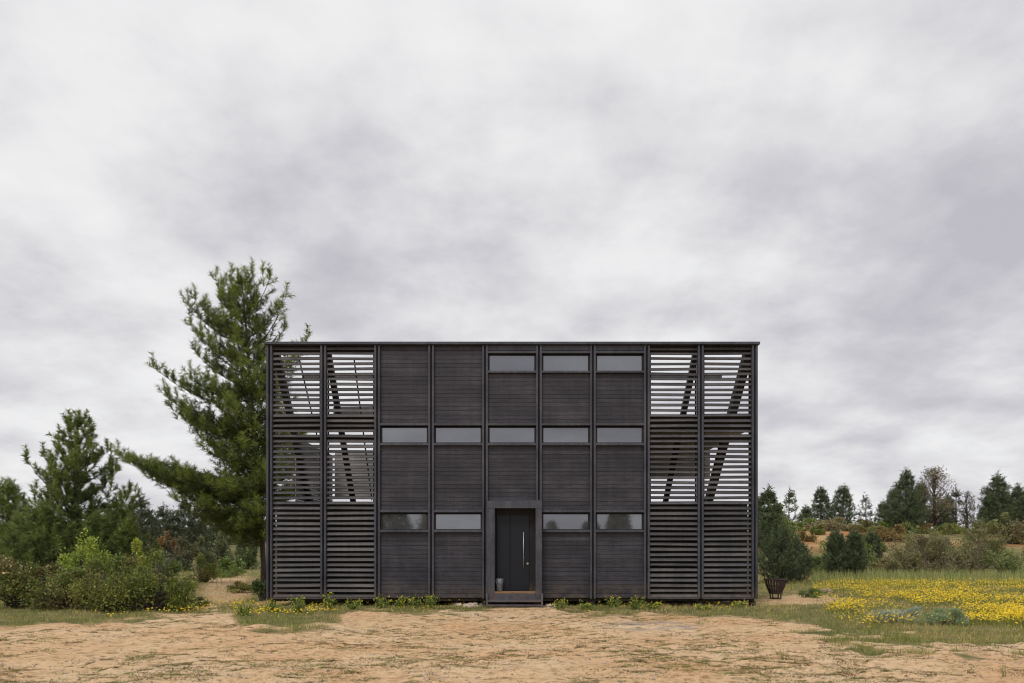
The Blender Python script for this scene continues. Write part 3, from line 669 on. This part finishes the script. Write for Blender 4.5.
RIGHT = [
 (800, 522, 60, 12, 78, 'low green bush on the ridge under the open-branched pine', GB),
 (832, 522, 60, 14, 77, 'grey-green bush on the ridge below the conical pair', GY_),
 (856, 524, 40, 12, 76, 'brownish bush on the ridge right of the grey-green one', GY_),
 (890, 524, 56, 13, 77, 'green bush on the ridge left of the tallest pine', GB),
 (940, 526, 60, 9, 78, 'low green bush under the brown eucalyptus', GB),
 (776, 552, 44, 38, 62, 'dark green bush on the slope behind the wide bushy pine', GB),
 (868, 552, 34, 20, 58, 'mid green bush on the bank right of the small pines', GB),
 (876, 566, 44, 26, 50, 'leafy green bush at the slope foot right of the small pines', GB),
 (822, 573, 36, 16, 44, 'light green bush at the slope foot left of the small pines', GB),
 (912, 582, 62, 44, 46, 'grey-brown twiggy bush, left part of the big thicket', GY_),
 (940, 582, 60, 42, 45, 'grey-brown twiggy bush in the middle of the big thicket', GY_),
 (966, 582, 56, 46, 46, 'olive twiggy bush at the right of the big thicket', GY_+GB[:1]),
 (982, 572, 50, 46, 52, 'tall yellowish olive bush rising behind the thicket', [(.13, .14, .06), (.16, .16, .07)]),
 (1008, 581, 54, 28, 46, 'dark green bush at the right edge under the dark pines', GB),
 (1040, 581, 44, 30, 47, 'green bush leaving the picture at the right edge', GB),
 (1012, 556, 50, 30, 64, 'grey-green bush at the foot of the right edge pines', GY_),
 (890, 545, 40, 14, 66, 'low tawny bush on the orange bank', [(.2, .15, .07), (.13, .13, .06)]),
 (842, 552, 50, 13, 60, 'low green bush on the orange bank behind the two small pines', GB)]
for k, (px, py, w, h, Y, l, c) in enumerate(RIGHT):
    tw = c[0] == GY_[0] and h > 35
    bush(px, py, w, h*(1.0), l, c, Y=Y, n=5200 if h > 35 else 3000, leaf=.12 if Y < 55 else .2, lobes=22 if h > 35 else 12, bark=(2.6, 2.4, 2.2) if tw else (1, 1, 1))
SM = [(790, 538, 26, 10, 72), (808, 546, 22, 10, 66), (818, 541, 20, 8, 70), (833, 560, 26, 14, 54), (858, 543, 24, 9, 68), (880, 536, 26, 9, 74), (905, 541, 34, 11, 70), (925, 536, 24, 9, 74), (948, 538, 28, 10, 72), (815, 562, 24, 12, 52), (884, 572, 26, 14, 47), (955, 531, 22, 7, 78), (975, 530, 24, 9, 78), (800, 569, 26, 12, 46)]
for k, (px, py, w, h, Y) in enumerate(SM):
    bush(px, py, w, h, ['olive', 'tawny', 'dull green'][k % 3]+f' knee-high bush on the slope, {["nearest the house", "second from the house", "amid the bare orange earth", "low down above the flowers", "behind the small pines", "under the little ridge pines", "above the thicket", "below the eucalyptus", "below the ridge clump", "left of the two small pines", "at the left foot of the thicket", "on the skyline grass", "at the right on the skyline", "behind the fire basket pine"][k]}', [GB, [(.2, .17, .08), (.15, .13, .06)], OL][k % 3], Y=Y, n=900, leaf=.2, lobes=7)
# silvery shrubs amid the flowers
SV = [(.26, .31, .27), (.20, .25, .21), (.32, .36, .32)]
bush(898, 622, 62, 15, 'low silvery grey-green shrub among the yellow flowers, the larger of the two', SV, n=5500, leaf=.06, lobes=20, asp=.2, depth=.5, bark=(3.5, 3.2, 3))
bush(945, 624, 50, 14, 'low pale green-grey shrub right of the silvery one among the yellow flowers', [(.18, .25, .15), (.24, .3, .2)], n=3800, leaf=.06, lobes=16, asp=.2, depth=.5)
bush(812, 597, 26, 9, 'low round green cushion plant on the sandy patch right of the fire basket', [(.10, .15, .05), (.13, .17, .06)], n=2400, leaf=.05, lobes=9)

# ---------------------------------------------------------------- grass, flowers
def blades(x, y, h, w, col, lean=.5):
    m = len(x); z = gz(x, y)-.005
    a = rng.uniform(0, 6.283, m); u = np.stack([np.cos(a), np.sin(a), np.zeros(m)], 1); l = rng.normal(size=(m, 3))*lean; l[:, 2] = 0
    B = np.stack([x, y, z], 1); hh = np.asarray(h)[:, None]; ww = np.asarray(w)[:, None]/2
    T = B+hh*(l+np.array([0, 0, 1]))
    V = np.stack([B-u*ww, B+u*ww, T], 1).reshape(-1, 3)
    return V, np.repeat(col*rng.uniform(.75, 1.25, (m, 1)), 3, 0)
def scat(n, px0, px1, py0, py1, dens):
    px = rng.uniform(px0, px1, n); py = rng.uniform(py0, py1, n); Y = EYE*F/(py-HY); x = (px-CX)/F*Y
    k = rng.random(n) < dens(px, py, x, Y); k &= ~((np.abs(x) < 6.8) & (Y > 22.05) & (Y < 30.2)); k &= ~((np.abs(x-0.07) < .8) & (Y > 21.3) & (Y < 22.2))
    return px[k], py[k], x[k], Y[k]
cg = np.array
def colmix(n, cs, key):
    t = np.clip(key, 0, .999)*len(cs); return cg(cs)[t.astype(int)]
# 1. green cover wherever the soil is vegetated (frame and a margin beyond)
px, py, x, y = scat(230000, -250, 1280, 571, 655, lambda px, py, x, y: vegmask(x, y)*np.where((px > 815) | (py > 600), .75, .9)*sst(.25, .5, fbm(x, y, .8, 61)+.1))
h = rng.uniform(.03, .12, len(x))*np.where(py < 590, 1.9, 1)*np.where((np.abs(x) < 7.3) & (y > 20), 1.2, 1); w = np.maximum(.012, .55*y/F)
c = colmix(len(x), [(.10, .14, .035), (.16, .19, .05), (.26, .24, .08), (.36, .29, .14), (.42, .33, .19)], fbm(x, y, 1.3, 62)*.9+rng.normal(0, .18, len(x)))
V, C = blades(x, y, h, w, c); g = tri_obj('grass', V, C, M['grass'], None); tag(g, 'green and straw grass growing round the edge of the sandy clearing', 'grass', kind='stuff')
# 2. sparse dry mats and tufts over the sand
n = 9500; ppx = rng.uniform(-200, 1230, n); ppy = 606+77*1.35*rng.random(n)**1.0; Y0 = EYE*F/(ppy-HY); X0 = (ppx-CX)/F*Y0
k = (vegmask(X0, Y0) < .5) & (fbm(X0, Y0, 1.1, 71) > rng.uniform(.32, .66, n)) & ~((np.abs(X0) < 7) & (Y0 > 21.4)); X0, Y0 = X0[k], Y0[k]
sz = rng.gamma(1.6, .035, len(X0))+.025; sz = np.minimum(sz, .3); K = 40
xx = np.repeat(X0, K)+rng.normal(size=len(X0)*K)*np.repeat(sz, K)*1.0; yy = np.repeat(Y0, K)+rng.normal(size=len(X0)*K)*np.repeat(sz, K)*.42
pc = colmix(len(X0), [(.12, .13, .035), (.13, .10, .04), (.17, .13, .055), (.12, .16, .04), (.08, .065, .035)], rng.random(len(X0)))
V, C = blades(xx, yy, rng.uniform(.008, .032, len(xx)), np.maximum(.012, .7*yy/F), np.repeat(pc, K, 0), 1.2)
g = tri_obj('dry_grass', V, C, M['grass'], None); tag(g, 'scattered flat mats of dry brown grass and weeds over the bare sand', 'dry grass', kind='stuff')
# 3. yellow flower field
def fden(px, py, x, y):
    bot = np.interp(px, [810, 830, 870, 930, 1024, 1300], [600, 622, 630, 626, 634, 636]); top = np.interp(px, [800, 830, 1300], [586, 582.5, 581])
    m = (py > top) & (py < bot) & (px > 812)
    gap = 1-.9*sst(1.3, .6, np.hypot((px-912)/58, (py-616)/9)); gap2 = 1-.9*sst(1.2, .7, np.hypot((px-830)/34, (py-597)/4.5))
    return m*gap*gap2*(.07+.93*sst(.42, .64, fbm(x, y, 1.3, 91, 4)+.03+.09*(py < 596)))*sst(0, 1, (bot+(fbm(x, y, 1.2, 96)-.5)*16-py)/9)*sst(0, 1, (px-812+(fbm(x, y, 2, 97)-.5)*60)/30+.3)
px, py, x, y = scat(80000, 800, 1250, 580, 640, fden)
def flowers(x, y, h, s, name, label, cat='flowers', cs=((.56, .42, .01), (.62, .49, .02), (.46, .30, .01))):
    m = len(x); z = gz(x, y)+h; P = np.stack([x, y, z], 1); t = rng.normal(size=(m, 3))*.35; nrm = unit(t+np.array([0, -.35, 1.])); u = unit(np.cross(nrm, rng.normal(size=(m, 3)))); v = np.cross(nrm, u); vs = []
    for q in range(6):
        a = q*math.pi/3; vs.append(P+(u*math.cos(a)+v*math.sin(a))*s[:, None]*(1 if q % 2 else .8)+nrm*s[:, None]*.15)
    V = np.stack(vs, 1).reshape(-1, 3); c = cg(cs)[rng.integers(0, len(cs), m)]; C = np.repeat(c, 6, 0)
    o = tri_obj(name, V, C, M['petal'], None, 6); tag(o, label, cat, kind='stuff')
flowers(x, y, rng.uniform(.10, .26, len(x)), np.maximum(.02, .5*y/F)*rng.uniform(.6, 1.15, len(x)), 'yellow_flowers', 'dense carpet of small yellow flowers in the field on the right')
V, C = blades(x+rng.normal(0, .02, len(x)), y, rng.uniform(.08, .22, len(x)), np.maximum(.012, .4*y/F), colmix(len(x), [(.10, .14, .035), (.16, .19, .05), (.2, .2, .07)], rng.random(len(x))), .3)
g = tri_obj('flower_stems', V, C, M['grass'], None); tag(g, 'green stems and leaves under the yellow flowers on the right', 'stems', kind='stuff')
px, py, x, y = scat(2600, -100, 330, 603, 617, lambda px, py, x, y: vegmask(x, y)*sst(.4, .65, fbm(x, y, 1.2, 93)))
flowers(x, y, rng.uniform(.06, .16, len(x)), np.full(len(x), .022), 'yellow_flowers', 'thin scatter of yellow flowers at the foot of the left bushes')
px, py, x, y = scat(900, 235, 770, 604, 618, lambda px, py, x, y: vegmask(x, y)*sst(.45, .62, fbm(x, y, .9, 95)+.06*(px > 600)))
flowers(x, y, rng.uniform(.08, .2, len(x)), np.full(len(x), .019), 'yellow_flowers', 'thin scatter of yellow flowers in the grass along the front of the house')
# 4. tall pale grass at the back of the field
px, py, x, y = scat(16000, 812, 1280, 574, 585, lambda px, py, x, y: .8+0*x)
V, C = blades(x, y, rng.uniform(.25, .65, len(x)), np.full(len(x), .035), colmix(len(x), [(.13, .18, .06), (.2, .23, .09), (.28, .27, .14)], rng.random(len(x))), .2)
g = tri_obj('tall_grass', V, C, M['grass'], None); tag(g, 'tall pale green grass between the yellow flowers and the thicket', 'grass', kind='stuff')
# 5. flowering weeds at the foot of the house
WEEDS = [(246, 616, 26, 'leftmost weed clump by the house corner'), (214+60, 612, 20, 'weed with yellow flowers below the far left post'), (303, 613, 24, 'yellow flowered weed below the first louvred bay'), (326, 610, 22, 'yellow flowered weed below the divider of the left louvred bays'),
 (352, 609, 20, 'weed below the second louvred bay'), (378, 607, 19, 'weed at the second post of the house'), (398, 607, 24, 'fullest yellow flowered weed below the first boarded bay'), (414, 607, 22, 'weed right of the fullest yellow flowered one'),
 (432, 607, 16, 'weed at the post between the two left boarded bays'), (560, 608, 14, 'weed in the grass right of the door step'), (588, 608, 15, 'weed below the boarded bay right of the door'), (612, 607, 14, 'weed below the post right of the door bay'), (640, 607, 15, 'weed at the post where the right louvres begin'), (656, 608, 15, 'weed below the first right louvred bay'), (700, 609, 10, 'small weed below the divider of the right louvred bays'), (738, 607, 13, 'pale weed below the right corner of the house')]
for px, py, hp, l in WEEDS:
    x0, y0 = gp(px+random.uniform(-4, 4), py+random.uniform(-1, 2)); y0 = min(y0, 21.75); zz = float(gz(x0, y0)); hh = hp*random.uniform(.4, .95)/F*y0
    T = thing('flowering_weed', (x0, y0, zz), l+', green with small yellow heads', 'weed', 'weeds along the front of the house')
    b = MB(); P = []; Fp = []
    for k in range(16):
        a = random.uniform(0, 6.28); r_ = random.uniform(.05, .28); h_ = hh*random.uniform(.45, 1.05); e = np.array([x0+r_*math.cos(a), y0+r_*math.sin(a)*.6, zz+h_])
        b.tube([(x0+r_*.3*math.cos(a), y0+r_*.3*math.sin(a)*.6, zz-.02), e], [.007, .004], 4, (1.2, 1.8, .8)); Fp.append(e)
        for q in range(16):
            t = random.random()**.8*.9; P.append(np.array([x0+r_*(.3+.7*t)*math.cos(a), y0+r_*(.3+.7*t)*math.sin(a)*.6, zz+h_*t])+rng.normal(size=3)*.025)
    b.build('stems', M['bark'], T); P = np.array(P); V, C = leaves(P, .075, colmix(len(P), [(.11, .17, .045), (.16, .22, .055), (.2, .24, .07)], rng.random(len(P))), None, .35); tri_obj('leaves', V, C, M['leaf'], T, 4)
    Fp = np.array(Fp); Fp = np.concatenate([Fp+rng.normal(size=Fp.shape)*.025 for _ in range(2)]); V, C = leaves(Fp, .045, np.repeat(cg([(.40, .38, .03)]), len(Fp), 0), None, .95); tri_obj('flowers', V, C, M['petal'], T, 4)
# lone tufts on the sand
for px, py, h_, l in ((783, 660, .34, 'lone thin grass tuft on the sand below the right corner of the house'), (1003, 676, .2, 'small lone grass tuft on the sand at the lower right'), (432, 679, .12, 'small green tuft at the lower edge left of the door'), (152, 655, .14, 'tiny lone tuft on the sand at the lower left')):
    x0, y0 = gp(px, py); n = 12; x = np.full(n, x0)+rng.normal(0, .02, n); y = np.full(n, y0)+rng.normal(0, .02, n)
    V, C = blades(x, y, np.full(n, h_)*rng.uniform(.5, 1, n), np.full(n, .008), np.repeat(cg([(.17, .17, .07)]), n, 0), .3)
    o = tri_obj('grass_tuft', V, C, M['grass'], None, 3, (float(x0), float(y0), float(gz(x0, y0)))); tag(o, l, 'grass tuft')
# pebbles and clods (countless)
n = 5200; ppx = rng.uniform(-200, 1230, n); ppy = rng.uniform(607, 720, n); Yp = EYE*F/(ppy-HY); Xp = (ppx-CX)/F*Yp
k = (vegmask(Xp, Yp) < .4) & ~((np.abs(Xp) < 7) & (Yp > 21.6)); Xp, Yp = Xp[k], Yp[k]; r_ = np.minimum(rng.gamma(2, .006, len(Xp))+.006, .04)
Zp = gz(Xp, Yp); D = cg([(1, 0, 0), (0, 1, 0), (-1, 0, 0), (0, -1, 0), (0, 0, .8)]); jit = rng.uniform(.6, 1.3, (len(Xp), 5, 1))
V = np.stack([Xp, Yp, Zp-.002], 1)[:, None, :]+D[None]*r_[:, None, None]*jit; base = np.arange(len(Xp))[:, None, None]*5; f = (base+cg([(0, 1, 4), (1, 2, 4), (2, 3, 4), (3, 0, 4)])[None]).reshape(-1, 3)
v = rng.uniform(.35, .95, (len(Xp), 1)); C = np.repeat(v*cg([[1, .86, .72]]), 5, 0)
g = mesh_obj('pebbles', V.reshape(-1, 3), f, M['stone'], None, C); tag(g, 'scattered pebbles and clods on the sand', 'pebbles', kind='stuff')

src = [o for o in bpy.data.objects if o.get('label', '').startswith(('conical pine', 'big dark pine near'))]
for k, (X, Yb, sc) in enumerate(((-14, -52, 1.1), (-9.5, -60, .95), (-21, -50, 1.2), (-3, -70, .8), (7, -66, .9), (13, -58, 1.0), (19, -60, 1.25), (-30, -62, 1.1), (28, -66, 1.0), (-6.5, -48, .8), (-12, -66, 1.2), (3, -54, .7), (10, -50, .85), (-17, -58, 1.3), (16, -70, 1.2), (23, -52, .9))):
    a = src[k % len(src)]; c = a.copy(); COL.objects.link(c); c.location = (X, Yb, float(macro(X, Yb))); c.scale = (sc,)*3; c['group'] = 'pines behind the viewer mirrored in the windows'; c['label'] = 'dark pine seen only as a reflection in the window glass'
    for ch in a.children:
        d = ch.copy(); COL.objects.link(d); d.parent = c
for o in bpy.data.objects:
    if '_w' in o: del o['_w']

# ---------------------------------------------------------------- light and sky
W = bpy.data.worlds.new('World'); S.world = W; W.use_nodes = True; nt = W.node_tree; bg = nt.nodes['Background']
EL, AZ = 52, 200   # sun elevation, compass-like rotation
sky = N(nt, 'ShaderNodeTexSky', sky_type='NISHITA'); sky.sun_disc = False; sky.sun_elevation = R(EL); sky.sun_rotation = R(AZ)
tc = N(nt, 'ShaderNodeTexCoord'); sp = N(nt, 'ShaderNodeSeparateXYZ'); nt.links.new(tc.outputs['Generated'], sp.inputs[0])
def mth(op, a, b=None):
    m = N(nt, 'ShaderNodeMath', operation=op)
    for i_, v_ in enumerate((a, b)):
        if v_ is None: continue
        if isinstance(v_, (int, float)): m.inputs[i_].default_value = v_
        else: nt.links.new(v_, m.inputs[i_])
    return m.outputs[0]
zc = mth('ADD', mth('MAXIMUM', sp.outputs[2], 0.0), .30)
cb = N(nt, 'ShaderNodeCombineXYZ'); nt.links.new(mth('DIVIDE', sp.outputs[0], zc), cb.inputs[0]); nt.links.new(mth('DIVIDE', sp.outputs[1], zc), cb.inputs[1])
def cn(scale, det, rg, off, dist=0, st=(1, 1, 1)):
    mp = N(nt, 'ShaderNodeMapping'); nt.links.new(cb.outputs[0], mp.inputs[0]); mp.inputs['Location'].default_value = off; mp.inputs['Scale'].default_value = st
    t = N(nt, 'ShaderNodeTexNoise'); nt.links.new(mp.outputs[0], t.inputs['Vector']); t.inputs['Scale'].default_value = scale; t.inputs['Detail'].default_value = det; t.inputs['Roughness'].default_value = rg; t.inputs['Distortion'].default_value = dist; return t.outputs[0]
n1 = cn(1.15, 3, .5, (3.9, 1.7, 0), .1); n2 = cn(3.6, 8, .56, (7.7, 2.2, 0), .05)
mixn = mth('ADD', mth('ADD', mth('MULTIPLY', n1, .5), mth('MULTIPLY', n2, .5)), mth('MULTIPLY', mth('SUBTRACT', sp.outputs[2], .3), .12))
c = ramp(nt, mixn, [(.36, (.53, .515, .56)), (.44, (.63, .62, .66)), (.50, (.74, .735, .755)), (.57, (.84, .838, .845)), (.66, (.92, .915, .92))])
sc = N(nt, 'ShaderNodeMix', data_type='RGBA', blend_type='MULTIPLY'); sc.inputs[0].default_value = 1; nt.links.new(c, sc.inputs[6]); sc.inputs[7].default_value = (10, 10, 10, 1)
mx = N(nt, 'ShaderNodeMix', data_type='RGBA'); mx.inputs[0].default_value = .97; nt.links.new(sky.outputs[0], mx.inputs[6]); nt.links.new(sc.outputs[2], mx.inputs[7])
nt.links.new(mx.outputs[2], bg.inputs[0]); bg.inputs[1].default_value = .1
sl = bpy.data.lights.new('sun', 'SUN'); sl.energy = 1.5; sl.angle = R(16); sl.color = (1, .96, .9)
so = bpy.data.objects.new('sun', sl); COL.objects.link(so)
so.rotation_euler = (R(90-EL), 0, R(180-AZ))   # light from behind the camera, a little from its left
# ---------------------------------------------------------------- camera
cd = bpy.data.cameras.new('camera'); cam = bpy.data.objects.new('camera', cd); COL.objects.link(cam); S.camera = cam
cd.lens = 28; cd.sensor_width = 36; cd.shift_y = (HY-341.5)/1024; cd.clip_end = 6000; cam.location = (0, 0, EYE); cam.rotation_euler = (R(90), 0, 0)
S.render.engine = 'CYCLES'; S.cycles.filter_width = 1.1; S.render.resolution_x = 1024; S.render.resolution_y = 683
vs = S.view_settings; vs.view_transform = 'Standard'; vs.look = 'None'; vs.exposure = 0; vs.gamma = 1
